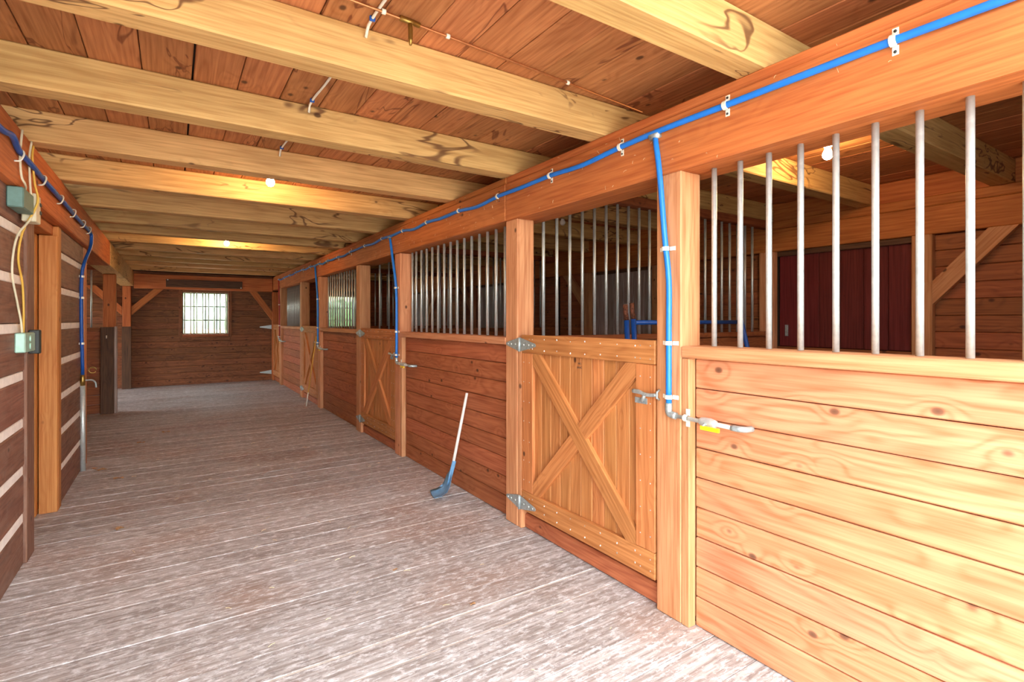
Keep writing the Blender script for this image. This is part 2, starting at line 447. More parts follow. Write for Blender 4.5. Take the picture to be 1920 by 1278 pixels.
# ---------------------------------------------------------------- long timbers
hb = thing('header_beam', (2.23, 7, ZB0), 'long orange timber header above the stall fronts, carrying a blue pipe', 'beam')
cuts = [YF, 3.312, 7.123, 10.863, YE - 0.02]
for a, b in zip(cuts[:-1], cuts[1:]):
    dx = R(-0.006, 0.006)
    box('timber', (XR + dx, a + 0.002, ZB0 + R(-0.006, 0.006)), (2.355, b - 0.002, ZB1 - 0.05), 'beam', hb, 0.008)
    box('top_strip', (XR + 0.008 + dx, a + 0.002, ZB1 - 0.048), (2.35, b - 0.002, ZB1), 'beam', hb, 0.006)
lb = thing('left_header_beam', (-0.83, 6, ZB0), 'orange timber header along the left wall with looped blue pipe', 'beam')
box('timber', (-0.95, YF, ZB0), (-0.715, 9.0, ZB1), 'beam', lb, 0.008)
box('timber', (-0.95, 9.004, ZB0 + 0.004), (-0.712, 14.13, ZB1), 'joist', lb, 0.008)
rb = thing('rear_header_beam', (5.6, 7, ZB0), 'orange timber header on the rear wall inside the stalls', 'beam')
box('timber', (5.49, YF + 0.1, ZB0), (5.68, YE - 0.02, ZB1 - 0.09), 'beam', rb, 0.008)
box('timber', (5.50, YF + 0.1, ZB1 - 0.086), (5.68, YE - 0.02, ZB1), 'beam', rb, 0.008)

for a, b in zip([YF] + [j + 0.147 for j in JN], [j - 0.001 for j in JN] + [YE - 0.02]):
    box('blocking', (5.53, a, ZB1 + 0.001), (5.56, b, ZC - 0.002), 'beam', rb, 0.004, axis=1)

# ---------------------------------------------------------------- end wall with windows
def boards_h(parent, x0, x1, y0, y1, z0, z1, h, mat, thick_axis, holes=(), bev=0.005):
    """horizontal boards; thick_axis 'y' runs along x (y0..y1 thick) or 'x' runs along y"""
    z = z0; n = max(1, round((z1 - z0) / h)); h = (z1 - z0) / n
    for i in range(n):
        a, b = z0 + i * h, z0 + (i + 1) * h - 0.003
        lo, hi = (x0, x1) if thick_axis == 'y' else (y0, y1)
        runs = [(lo, hi)]
        for (h0, h1, hz0, hz1) in holes:
            if b > hz0 + 0.01 and a < hz1 - 0.01:
                nr = []
                for r0, r1 in runs:
                    if h1 <= r0 or h0 >= r1: nr.append((r0, r1))
                    else:
                        if h0 - r0 > 0.02: nr.append((r0, h0))
                        if r1 - h1 > 0.02: nr.append((h1, r1))
                runs = nr
        for r0, r1 in runs:
            e = R(0, 0.004)
            if thick_axis == 'y': box('board', (r0, y0 - e, a), (r1, y1, b), mat, parent, bev, axis=0)
            else: box('board', (x0 - e, r0, a), (x1, r1, b), mat, parent, bev, axis=1)

WIN = [(0.155, 1.175, 1.138, 2.195), (3.36, 4.38, 1.138, 2.195)]
def wall_slab(name, lo, hi, z0, z1, t0, t1, axis, holes, mat):
    """backing wall with rectangular holes, one mesh"""
    us = sorted(set([lo, hi] + [h[0] for h in holes] + [h[1] for h in holes]))
    geos = []
    for a, b in zip(us[:-1], us[1:]):
        segs = [(z0, z1)]
        for h in holes:
            if h[0] <= a + 1e-6 and h[1] >= b - 1e-6:
                segs = [s for s0, s1 in segs for s in ((s0, min(s1, h[2])), (max(s0, h[3]), s1)) if s[1] - s[0] > 1e-3]
        for s0, s1 in segs:
            geos.append(boxgeo((a, t0, s0), (b, t1, s1)) if axis == 'x' else boxgeo((t0, a, s0), (t1, b, s1)))
    V, Fc = join_geo(geos)
    return mesh(name, V, Fc, mat)
we = wall_slab('wall_end', XLO - 0.1, XW + 0.2, -0.1, 2.9, YE + 0.03, YE + 0.16, 'x', WIN, 'sub')
tag(we, 'brown horizontal board wall at the far end of the aisle', kind='structure')
boards_h(we, XLO, -0.77, YE - 0.005, YE + 0.03, 0.0, 2.72, 0.142, 'end', 'y')
boards_h(we, -0.76, 2.23, YE - 0.005, YE + 0.03, 0.0, 2.60, 0.142, 'end', 'y', [WIN[0]])
boards_h(we, 2.27, XW - 0.02, YE - 0.005, YE + 0.03, 0.0, 2.72, 0.142, 'rear', 'y', [WIN[1]])
for wi, (a, b, z0, z1) in enumerate(WIN):
    w = link('window_%d' % (wi + 1), None, Matrix.Translation(((a + b) / 2, YE, z0)))
    tag(w, ['barred window in the far end wall of the aisle', 'bright barred window in the far stall seen through the bars'][wi], kind='structure')
    fw = 0.062
    box('apron', (a + 0.002, YE - 0.012, 1.014 if wi == 0 else 1.004), (b - 0.002, YE + 0.03, z0 - 0.032), 'end', w)
    box('frame', (a - 0.03, YE - 0.03, z0 - 0.03), (a + fw - 0.02, YE + 0.15, z1 + 0.01), 'end', w)
    box('frame', (b - fw + 0.02, YE - 0.03, z0 - 0.03), (b + 0.03, YE + 0.15, z1 + 0.01), 'end', w)
    box('frame', (a + fw - 0.02, YE - 0.03, z1 - 0.045), (b - fw + 0.02, YE + 0.15, z1 + 0.01), 'end', w)
    box('sill', (a + fw - 0.02, YE - 0.035, z0 - 0.03), (b - fw + 0.02, YE + 0.15, z0 + 0.035), 'rear', w)
    ia, ib, iz0, iz1 = a + fw - 0.02, b - fw + 0.02, z0 + 0.035, z1 - 0.045
    nx, nz = 4, 3
    for i in range(nx):
        for j in range(nz):
            pa = ia + (ib - ia) * i / nx; pb = ia + (ib - ia) * (i + 1) / nx
            qa = iz0 + (iz1 - iz0) * j / nz; qb = iz0 + (iz1 - iz0) * (j + 1) / nz
            box('pane', (pa + 0.004, YE + 0.118, qa + 0.004), (pb - 0.004, YE + 0.122, qb - 0.004), 'glass', w, 0.0005)
    for i in range(nx + 1):
        xx = ia + (ib - ia) * i / nx; hw = 0.010 if 0 < i < nx else 0.02
        box('muntin', (xx - hw, YE + 0.105, iz0), (xx + hw, YE + 0.135, iz1), 'sash', w, 0.003)
    for j in range(nz + 1):
        zz = iz0 + (iz1 - iz0) * j / nz; hw = 0.012 if 0 < j < nz else 0.02
        box('muntin', (ia, YE + 0.108, zz - hw), (ib, YE + 0.132, zz + hw), 'sash', w, 0.003)
    for i in range(8):
        xx = ia + 0.045 + (ib - ia - 0.09) * (i / 7.0)
        bar(w, xx, YE + 0.045, iz0 - 0.002, iz1 + 0.002, 0.0127)
eb = thing('end_beam', (0.7, 14.2, 2.2), 'dark timber cross beam above the far window', 'beam')
box('timber', (-0.71, 14.14, 2.205), (2.10, 14.285, 2.53), 'beam', eb, 0.008)
pk = thing('plank_sign', (0.65, 14.13, 2.25), 'long dark weathered plank bolted to the beam above the far window', 'plank')
box('board', (-0.12, 14.105, 2.255), (1.42, 14.138, 2.43), 'dark', pk)
for xx, zz in ((-0.085, 2.415), (1.39, 2.275)):
    tube('bolt', [(xx, 14.095, zz), (xx, 14.107, zz)], 0.014, 'white', pk)

# ---------------------------------------------------------------- rear wall of the stalls
RED = (1.93, 3.17, 1.22, 2.20)
wr = box('wall_right', (XW + 0.045, YF, -0.1), (XW + 0.15, YE, 2.9), 'sub'); tag(wr, 'brown horizontal board wall at the back of the stalls', kind='structure')
boards_h(wr, XW, XW + 0.042, YF + 0.15, 3.17, 0.0, 2.243, 0.142, 'rear', 'x', [RED])
for a, b in ((3.36, 7.0), (7.09, 10.73), (10.82, 14.28)):
    hole = [(a + 1.55, a + 2.75, -0.1, 2.243)]
    boards_h(wr, XW, XW + 0.042, a, b, 0.0, 2.243, 0.142, 'rear', 'x', hole)
rd = thing('red_shutter', (XW, 2.55, RED[2]), 'dark red painted plank shutter in the rear stall wall', 'shutter')
n = 6
for i in range(n):
    a = RED[0] + (RED[1] - RED[0]) * i / n; b = RED[0] + (RED[1] - RED[0]) * (i + 1) / n
    box('plank', (XW + 0.012, a + 0.002, RED[2]), (XW + 0.04, b - 0.002, RED[3]), 'red', rd, 0.005, axis=2)
box('track', (XW - 0.03, RED[0], RED[3] - 0.01), (XW + 0.01, RED[1], 2.243), 'dark', rd, 0.004)
h = box('hinge', (XW - 0.004, 3.07, 1.33), (XW + 0.012, 3.10, 1.45), 'zinc', rd, 0.002)
box('ledge', (XW - 0.03, RED[0], RED[2] - 0.05), (XW + 0.01, RED[1], RED[2] - 0.004), 'rear', rd, 0.004)
for i, (a, b) in enumerate(((3.36, 7.0), (7.09, 10.73), (10.82, 14.28))):
    sd = link('door_%d' % (i + 2), None, Matrix.Translation((XW, a + 2.1, 0))); tag(sd, ['grey vertical plank door in the rear wall beyond the near stall divider', 'grey plank door in the rear wall of the third stall', 'grey plank door in the rear wall of the farthest stall'][i], kind='structure')
    for k in range(6):
        q0 = a + 1.55 + 0.2 * k
        box('plank', (XW + 0.004, q0 + 0.003, 0.0), (XW + 0.034, q0 + 0.197, 2.2), 'grey', sd, 0.006, axis=2)
    box('track', (XW - 0.03, a + 1.5, 2.2), (XW + 0.004, a + 2.8, 2.243), 'dark', sd, 0.004)
def post(name, x0, x1, y0, y1, z0, z1, mat, label, group, cat='post'):
    o = box(name, (x0, y0, z0), (x1, y1, z1), mat, None, 0.006, axis=2); return tag(o, label, cat, group)
GR = 'posts along the rear stall wall'
post('rear_post', 5.47, 5.545, 1.775, 1.925, 0, ZB0 - 0.001, 'post', 'rear wall post at the right edge of the red shutter', GR)
post('rear_post', 5.47, 5.545, 3.18, 3.35, 0, ZB0 - 0.001, 'post', 'rear wall post at the left edge of the red shutter', GR)
for i, yy in enumerate((4.80, 8.53, 12.26)):
    post('rear_post', 5.47, 5.545, yy - 0.02, yy + 0.10, 0, ZB0 - 0.001, 'post', 'post beside the %s grey rear plank door' % ['nearest', 'middle', 'farthest'][i], GR)
    post('rear_post', 5.47, 5.545, yy + 1.37, yy + 1.49, 0, ZB0 - 0.001, 'post', 'post on the far side of the %s grey rear plank door' % ['nearest', 'middle', 'farthest'][i], GR)
GB = 'diagonal braces of the rear wall'
tag(brace('knee_brace', (1.774, 1.735), (1.315, 2.243), 0.135, (0.5, 1.773, 1.2, 2.242), 5.475, 5.54, 'y', 'post'), 'diagonal brace rising right from the post beside the red shutter', 'brace', GB)
for i, yy in enumerate((4.80, 8.53, 12.26)):
    tag(brace('knee_brace', (yy - 0.02, 1.735), (yy - 0.48, 2.243), 0.13, (yy - 1.2, yy - 0.021, 1.2, 2.242), 5.475, 5.54, 'y', 'post'), 'diagonal brace rising from the post by the %s grey door' % ['nearest', 'middle', 'farthest'][i], 'brace', GB)
    tag(brace('knee_brace', (yy + 1.49, 1.735), (yy + 1.95, 2.243), 0.13, (yy + 1.491, yy + 2.6, 1.2, 2.242), 5.475, 5.54, 'y', 'post'), 'diagonal brace on the far side of the %s grey door' % ['nearest', 'middle', 'farthest'][i], 'brace', GB)

# ---------------------------------------------------------------- posts of the stall fronts
GP = 'square posts of the stall fronts'
plabel = ['near square post between the nearest board panel and the nearest stall door', 'second square post from the camera, hinging the nearest stall door',
          'third square post from the camera, with a blue drop pipe', 'fourth square post from the camera, hinging the second stall door',
          'fifth square post from the camera, beside the yellow stick', 'sixth square post from the camera, hinging the third stall door', 'farthest free-standing stall post, with a red drop pipe']
seq = sorted([(y, 'o') for y in ODD] + [(y, 'e') for y in EVEN])
for i, (yp, kd) in enumerate(seq):
    p = post('stall_post', XR, XR + 0.15, yp, yp + PW, 0, ZB0 - 0.002, 'post', plabel[i], GP)
    if kd == 'o':   # nailing strip below the sill on the wall side
        box('nailing_strip', (XR + 0.001, yp - 0.046, 0), (2.157, yp - 0.001, 1.313), 'sill', p, 0.004, axis=2)
    else:           # hinge strip on the door side
        box('hinge_strip', (XR + 0.002, yp - 0.046, 0), (2.20, yp - 0.001, 1.36), 'post', p, 0.004, axis=2)
post('corner_post', XR - 0.01, XR + 0.14, 14.135, 14.28, 0, 2.2, 'beam', 'orange corner post at the far right end of the aisle', GP)

# ---------------------------------------------------------------- stall front panels
def stall_front(y0, y1, bars, label, mat='front'):
    t = thing('barred_partition', (2.18, (y0 + y1) / 2, 0), label, 'stall panel', 'board and bar fronts of the stalls')
    n = 9; hgt = 1.313 / n
    for i in range(n):
        e = R(0, 0.006)
        box('board', (2.158 - e, y0, 0.002 + i * hgt), (2.195, y1, (i + 1) * hgt - 0.0025), mat, t, 0.005, axis=1)
    box('sill', (XR - 0.004, y0 - (0.03 if y0 < 3 else 0), 1.315), (2.30, y1 + 0.046, 1.372), 'sill', t, 0.006, axis=1)
    for b in bars:
        bar(t, 2.222, b, 1.373, ZB0 - 0.001)
    return t
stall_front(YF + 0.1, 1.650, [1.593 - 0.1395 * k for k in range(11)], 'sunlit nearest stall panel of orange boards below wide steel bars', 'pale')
stall_front(EVEN[0] + PW + 0.001, ODD[1] - 0.047, [3.502 + 0.1388 * k for k in range(14)] + [5.415], 'reddish board stall panel under bars behind the leaning blue scoop')
stall_front(EVEN[1] + PW + 0.001, ODD[2] - 0.047, [7.29 + 0.1388 * k for k in range(14)], 'third stall panel from the camera, bright window behind its bars')
stall_front(EVEN[2] + PW + 0.001, ODD[3] - 0.047, [11.03 + 0.1388 * k for k in range(14)], 'farthest stall panel of boards and closely spaced bars')

# ---------------------------------------------------------------- stall doors
def hinge(parent, y, z, far=0.17, near=0.19, h=0.05, x=None):
    x = XR - 0.004 if x is None else x
    hg = mesh('hinge', *tube_geo([(x - 0.006, y, z - h), (x - 0.006, y, z + h)], 0.009, 8), 'zinc', parent, True)
    for s, L in ((1, far), (-1, near)):
        vs = []
        for xx in (x - 0.004, x):
            vs += [(xx, y + s * 0.006, z - h), (xx, y + s * L, z - h * 0.22), (xx, y + s * (L + 0.008), z), (xx, y + s * L, z + h * 0.22), (xx, y + s * 0.006, z + h)]
        fs = [(0, 1, 2, 3, 4), (9, 8, 7, 6, 5)] + [(i, (i + 1) % 5 + 0, (i + 1) % 5 + 5, i + 5) for i in range(5)]
        mesh('leaf', vs, fs, 'zinc', hg)
        for f in (0.3, 0.62, 0.86):
            tube('screw', [(x - 0.008, y + s * L * f, z), (x - 0.003, y + s * L * f, z)], 0.006, 'galv', hg, 6)
    return hg
def stall_door(yn, yf, flip, label, wall_hinge=False):
    t = thing('stall_door', (2.13, (yn + yf) / 2, 0.14), label, 'stall door', 'cross-braced plank stall doors')
    z0, z1 = 0.14, 1.395; xf = XR + 0.002; xb = XR + 0.030
    n = round((yf - yn) / 0.105)
    for i in range(n):
        a = yn + (yf - yn) * i / n; b = yn + (yf - yn) * (i + 1) / n
        box('plank', (xb + 0.001, a + 0.0012, z0 + 0.004), (xb + 0.022, b - 0.0012, z1 - 0.004), 'door', t, 0.004, axis=2)
    box('top_rail', (xf, yn, z1 - 0.128), (xb, yf, z1), 'door', t, 0.004)
    box('bottom_rail', (xf, yn, z0), (xb, yf, z0 + 0.14), 'door', t, 0.004)
    sw = 0.135
    box('stile', (xf, yn, z0 + 0.142), (xb, yn + sw, z1 - 0.13), 'door', t, 0.004, axis=2)
    box('stile', (xf, yf - sw, z0 + 0.142), (xb, yf, z1 - 0.13), 'door', t, 0.004, axis=2)
    # diagonal cross: one whole board, the other in two pieces
    rect = (yn + sw + 0.001, yf - sw - 0.001, z0 + 0.141, z1 - 0.129)
    A, B = (rect[0], rect[2]), (rect[1], rect[3]); C, D = (rect[1], rect[2]), (rect[0], rect[3])
    if flip: A, B, C, D = C, D, A, B
    bw = 0.105
    brace('brace', A, B, bw, rect, xf + 0.001, xb, 'y', 'door', t)
    u = (Vector(B) - Vector(A)).normalized(); nn = Vector((-u.y, u.x)); mid = nn.dot(Vector(A))
    brace('brace', C, D, bw, rect, xf + 0.002, xb, 'y', 'door', t, (nn.x, nn.y, mid - bw / 2 - 0.001))
    brace('brace', C, D, bw, rect, xf + 0.002, xb, 'y', 'door', t, (-nn.x, -nn.y, -mid - bw / 2 - 0.001))
    geos = []
    for yy in (yn + 0.03, yn + 0.1, yf - 0.03, yf - 0.1):
        for zz in [z0 + 0.04, z0 + 0.1, z1 - 0.03, z1 - 0.1] + [z0 + 0.22 + 0.14 * q for q in range(7)]:
            geos.append(tube_geo([(xf - 0.0015, yy, zz), (xf + 0.002, yy, zz)], 0.0035, 6))
    for q in range(1, 9):
        yy = yn + (yf - yn) * q / 9
        for zz in (z0 + 0.04, z0 + 0.105, z1 - 0.03, z1 - 0.1):
            geos.append(tube_geo([(xf - 0.0015, yy, zz + R(-0.01, 0.01)), (xf + 0.002, yy, zz)], 0.0035, 6))
    V, Fc = join_geo(geos); tag(mesh('nail_heads', V, Fc, 'galv', t), kind='stuff')
    if not wall_hinge:
        hinge(t, yf + 0.012, 1.325); hinge(t, yf + 0.012, 0.19)
    # gravity latch on the near stile
    lp = mesh('latch', *boxgeo((xf - 0.005, yn + 0.05, 1.055), (xf - 0.0005, yn + 0.135, 1.085)), 'zinc', t)
    tube('latch_arm', smooth_path([(xf - 0.018, yn + 0.135, 1.118), (xf - 0.02, yn + 0.09, 1.118), (xf - 0.02, yn + 0.04, 1.108), (xf - 0.016, yn - 0.03, 1.114)], 3), [0.012] * 4 + [0.010] * 6, 'zinc', lp)
    tube('latch_arm', [(xf - 0.016, yn + 0.05, 1.112), (xf - 0.008, yn + 0.085, 1.07)], 0.010, 'zinc', lp)
    tube('latch_catch', [(xf - 0.006, yn - 0.035, 1.09), (xf - 0.024, yn - 0.035, 1.10), (xf - 0.024, yn - 0.035, 1.13), (xf - 0.006, yn - 0.035, 1.14)], 0.006, 'zinc', lp)
    return t
def stamp(parent, text, x, y, z, size):
    cu_ = bpy.data.curves.new('stamp', 'FONT'); cu_.body = text; cu_.size = size; cu_.align_x = 'CENTER'; cu_.extrude = 0.0004
    o = bpy.data.objects.new('stamp_tmp', cu_); COL.objects.link(o)
    me = bpy.data.meshes.new_from_object(o.evaluated_get(bpy.context.evaluated_depsgraph_get()))
    bpy.data.objects.remove(o); me.materials.clear(); me.materials.append(M['black'])
    r = Matrix(((0, 0, -1), (-1, 0, 0), (0, 1, 0))).to_4x4()
    return link('stamp', me, Matrix.Translation((x, y, z)) @ r, parent)
dl = ['nearest plank stall door with a cross brace and steel latch', 'second plank stall door with crossed braces, beside the blue drop pipe',
      'third stall door with crossed braces, behind the yellow stick', 'farthest stall door tucked in the corner by the end wall']
dsp = [(ODD[i] + PW + 0.012, (EVEN[i] - 0.05 if i < 3 else 14.125), i % 2 == 1) for i in range(4)]
for i, (a, b, f) in enumerate(dsp):
    d = stall_door(a, b, f, dl[i], i == 3)
    if i == 0:
        stamp(d, 'NO', XR + 0.0306, 2.498, 1.222, 0.018); stamp(d, 'ISAAC', XR + 0.0306, 2.498, 1.198, 0.018)
    th = box('threshold', (2.136, a - 0.008, 0.001), (2.195, b + 0.003, 0.108), 'front', None, 0.012)
    tag(th, 'worn timber threshold under the %s stall door' % ['nearest', 'second', 'third', 'farthest'][i], 'threshold', 'thresholds under the stall doors')
# strap hinges of the farthest door lie on the corner post and end wall
for zz in (1.33, 0.20):
    vs = []
    for yy in (14.118, 14.124):
        vs += [(2.09, yy, zz - 0.05), (1.83, yy, zz - 0.012), (1.82, yy, zz), (1.83, yy, zz + 0.012), (2.09, yy, zz + 0.05)]
    hh = mesh('strap_hinge', vs, [(4, 3, 2, 1, 0), (5, 6, 7, 8, 9)] + [(i, (i + 1) % 5, (i + 1) % 5 + 5, i + 5) for i in range(5)], 'zinc')
    tag(hh, '%s pale tapered strap hinge at the far right corner of the aisle' % ('upper' if zz > 1 else 'lower'), 'hinge', 'strap hinges in the far corner')
    hh.location.y += 0.155

# ---------------------------------------------------------------- stall dividers
def divider(name, x0, x1, yc, label, mat, first, step, nb, ztop, group, cap=0.05):
    t = thing(name, ((x0 + x1) / 2, yc, 0), label, 'stall divider', group)
    n = 9; hgt = 1.33 / n
    for i in range(n):
        box('board', (x0, yc - 0.018, i * hgt + 0.002), (x1, yc + 0.018, (i + 1) * hgt - 0.0025), mat, t, 0.005, axis=0)
    box('cap_rail', (x0, yc - cap, 1.332), (x1, yc + cap, 1.378), mat, t, 0.005, axis=0)
    box('top_rail', (x0, yc - 0.05, ztop), (x1, yc + 0.05, ztop + 0.08), mat, t, 0.005, axis=0)
    for k in range(nb):
        bar(t, first + step * k, yc, 1.379, ztop - 0.001)
    return t
GD = 'barred dividers between the stalls'
divider('stall_divider', 2.262, 5.46, 3.235, 'barred divider behind the nearest stall door, above dark boards', 'rear', 2.401, 0.1313, 22, 2.49, GD)
divider('stall_divider', 2.262, 5.46, 7.045, 'barred divider seen over the second stall door', 'rear', 2.41, 0.1313, 22, 2.49, GD)
divider('stall_divider', 2.262, 5.46, 10.785, 'barred divider seen deep behind the third stall panel', 'rear', 2.41, 0.1313, 22, 2.49, GD)

# ---------------------------------------------------------------- left wall: dark planks with white chinking
wlf = thing('wall_left', (-0.9, 3, 0), 'left wall of dark brown planks with white chinking lines', None); wlf['kind'] = 'structure'
for s0, s1, seed in ((YF + 0.02, 4.33, 0), (5.52, 6.86, 1)):
    b0 = box('backing', (-1.30, s0, -0.04), (XL - 0.035, s1 + (0.17 if seed else 0), 2.7), 'sub', wlf, 0.002)
    zs = [0.286 + 0.2915 * k for k in range(8)]
    edges = [0.0] + zs + [ZB0]
    for k in range(9):
        a = edges[k] + (0.030 if k else 0); b = edges[k + 1] - (0.030 if k < 8 else 0)
        if b - a > 0.03:
            box('plank', (XL - 0.034, s0 + 0.002, a), (XL + R(-0.003, 0.003), s1 - 0.002, b), 'leftp', wlf, 0.007, axis=1)
    for k in range(7):
        box('chinking', (XL - 0.034, s0 + 0.004, zs[k] - 0.029), (XL - 0.004, s1 - 0.004, zs[k] + 0.026), 'chink', wlf, 0.004, axis=1)
# recessed door in the left wall
d1 = link('door_1', None, Matrix.Translation((-0.9, 4.9, 0))); tag(d1, 'recessed doorway with orange jambs in the left plank wall', kind='structure')
box('trim_board', (XL - 0.03, 4.332, 0), (XL + 0.014, 4.53, 2.24), 'leftp', d1, 0.004, axis=2)
box('jamb', (-0.865, 5.36, 0), (XL + 0.012, 5.40, 2.16), 'jamb', d1, 0.004, axis=2)
box('jamb', (-1.29, 5.30, 0), (-0.872, 5.40, 2.16), 'jamb', d1, 0.004, axis=2)
box('trim_board', (XL - 0.10, 5.402, 0), (XL + 0.013, 5.518, 2.24), 'jamb', d1, 0.004, axis=2)
box('header', (-1.29, 4.532, 2.165), (XL - 0.02, 5.40, 2.243), 'beam', d1, 0.004)
for k in range(4):
    box('plank', (-1.08, 4.532 + 0.19 * k, 0), (-1.05, 4.532 + 0.19 * k + 0.187, 2.16), 'leftp', d1, 0.004, axis=2)
box('back_board', (-1.30, 4.34, 0), (-1.10, 5.52, 2.7), 'sub', d1, 0.002)
cp = box('trim_1', (XL - 0.10, 6.862, 0), (XL + 0.012, 7.03, ZB0 - 0.001), 'post', None, 0.005, axis=2); tag(cp, 'corner trim board ending the left plank wall', kind='structure')

# ---------------------------------------------------------------- left bay
wb = wall_slab('wall_bay', 6.86, YE + 0.1, -0.1, 2.9, XLO - 0.1, XLO, 'y', [(11.6, 13.6, -0.05, 2.15)], 'rear'); tag(wb, 'outer wall of the side bay', kind='structure')
wn2 = box('wall_bay_near', (XLO - 0.1, 6.88, -0.1), (-1.31, 7.02, 2.9), 'rear'); tag(wn2, 'side wall of the dim bay on the left', kind='structure')
GL = 'posts of the left bay'
l3 = tag(link('bay_post', None, Matrix.Translation((-0.85, 10.62, 0))), 'stout left bay post, orange above and dark clad below', 'post', GL)
box('timber', (-0.93, 10.54, 0.0), (-0.765, 10.70, ZB0 - 0.002), 'beam', l3, 0.006, axis=2)
box('cladding', (-0.96, 10.515, 0.0), (-0.785, 10.538, 1.39), 'dark', l3, 0.004, axis=2)
box('cladding', (-0.783, 10.515, 0.0), (-0.752, 10.70, 1.40), 'grey', l3, 0.004, axis=2)
tube('hook', [(-0.88, 10.512, 1.25), (-0.88, 10.50, 1.25), (-0.88, 10.495, 1.21)], 0.008, 'white', l3)
l4 = tag(link('bay_post', None, Matrix.Translation((-0.83, 14.1, 0))), 'left bay post against the far end wall, with a knee brace', 'post', GL)
box('timber', (-0.91, 14.13, 0), (-0.76, 14.285, 2.245), 'beam', l4, 0.006, axis=2)
box('cladding', (-0.92, 14.105, 0), (-0.752, 14.128, 1.36), 'dark', l4, 0.004, axis=2)
GK = 'knee braces at the end wall'
tag(brace('knee_brace', (-0.755, 1.70), (-0.255, 2.203), 0.13, (-0.75, 0.5, 1.2, 2.203), 14.16, 14.24, 'x', 'beam'), 'orange knee brace at the left end of the far cross beam', 'brace', GK)
tag(brace('knee_brace', (2.09, 1.60), (1.66, 2.203), 0.13, (1.0, 2.094, 1.2, 2.203), 14.16, 14.24, 'x', 'beam'), 'orange knee brace at the right end of the far cross beam', 'brace', GK)
tag(brace('knee_brace', (-0.922, 1.70), (-1.42, 2.203), 0.13, (-2.2, -0.922, 1.2, 2.243), 14.16, 14.24, 'x', 'beam'), 'orange knee brace left of the bay post on the end wall', 'brace', GK)
divider('bay_divider', XLO + 0.02, -0.965, 10.62, 'board half wall with a pale bar left of the stout bay post', 'rear', -2.88, 0.3, 7, 2.30, 'bay half wall', 0.06)
# front closing walls of the barn (behind the camera)
wf = box('wall_front', (2.36, YF - 0.12, -0.1), (XW + 0.2, YF + 0.02, 2.9), 'rear'); tag(wf, 'board wall closing the nearest stall', kind='structure')

# ---------------------------------------------------------------- blue water line on the right
def clip_geo_y(c, r=0.017):   # strap over a pipe that runs along y on a face with normal -x
    x, y, z = c; g = []
    n = 7; vs = []; fs = []
    for i in range(n):
        a = math.pi * i / (n - 1)
        for rr in (r, r + 0.004):
            for yy in (-0.010, 0.010):
                vs.append((x + 0.0 - rr * math.sin(a), y + yy, z + rr * math.cos(a)))
    for i in range(n - 1):
        b = i * 4
        fs += [(b + 2, b + 3, b + 7, b + 6), (b + 1, b, b + 4, b + 5), (b, b + 2, b + 6, b + 4), (b + 3, b + 1, b + 5, b + 7)]
    g.append((vs, fs))
    g.append(boxgeo((x + 0.012, y - 0.010, z + r - 0.002), (x + 0.017, y + 0.010, z + r + 0.030)))
    g.append(boxgeo((x + 0.012, y - 0.010, z - r - 0.030), (x + 0.017, y + 0.010, z - r + 0.002)))
    return join_geo(g)
def clip_geo_z(c, r=0.017):
    V, Fc = clip_geo_y((0, 0, 0), r)
    return [(c[0] + v[0], c[1] + v[2], c[2] - v[1]) for v in V], Fc
wl_ = thing('water_line', (2.085, 7, 2.45), 'bright blue water pipe clipped along the right header with drop pipes', 'pipe')
xp = XR - 0.017
cl = [0.2, 0.785, 1.437, 2.094, 2.738, 3.396, 4.043, 4.723, 5.356, 6.02, 6.68, 7.34, 8.0, 8.65, 9.2, 9.9, 10.55, 11.2, 11.85, 12.5, 13.15]
pts = [(xp, -0.1, 2.458)]
for i, yc in enumerate(cl):
    zc = 2.458 + 0.010 * math.sin(i * 0.9); pts.append((xp, yc, zc))
    if i < len(cl) - 1: pts.append((xp - 0.004, (yc + cl[i + 1]) / 2, zc - (0.0 if i < 3 else 0.008 + 0.014 * (i % 2))))
    V, Fc = clip_geo_y((xp, yc, zc)); mesh('clip', V, Fc, 'white', wl_)
    for s in (1, -1): tube('screw', [(xp + 0.0125, yc, zc + s * 0.036), (xp + 0.009, yc, zc + s * 0.036)], 0.0055, 'black', wl_, 6)
pts.append((xp, 13.25, 2.45))
tube('main_pipe', smooth_path(pts, 3), 0.0145, 'blue', wl_, 10)
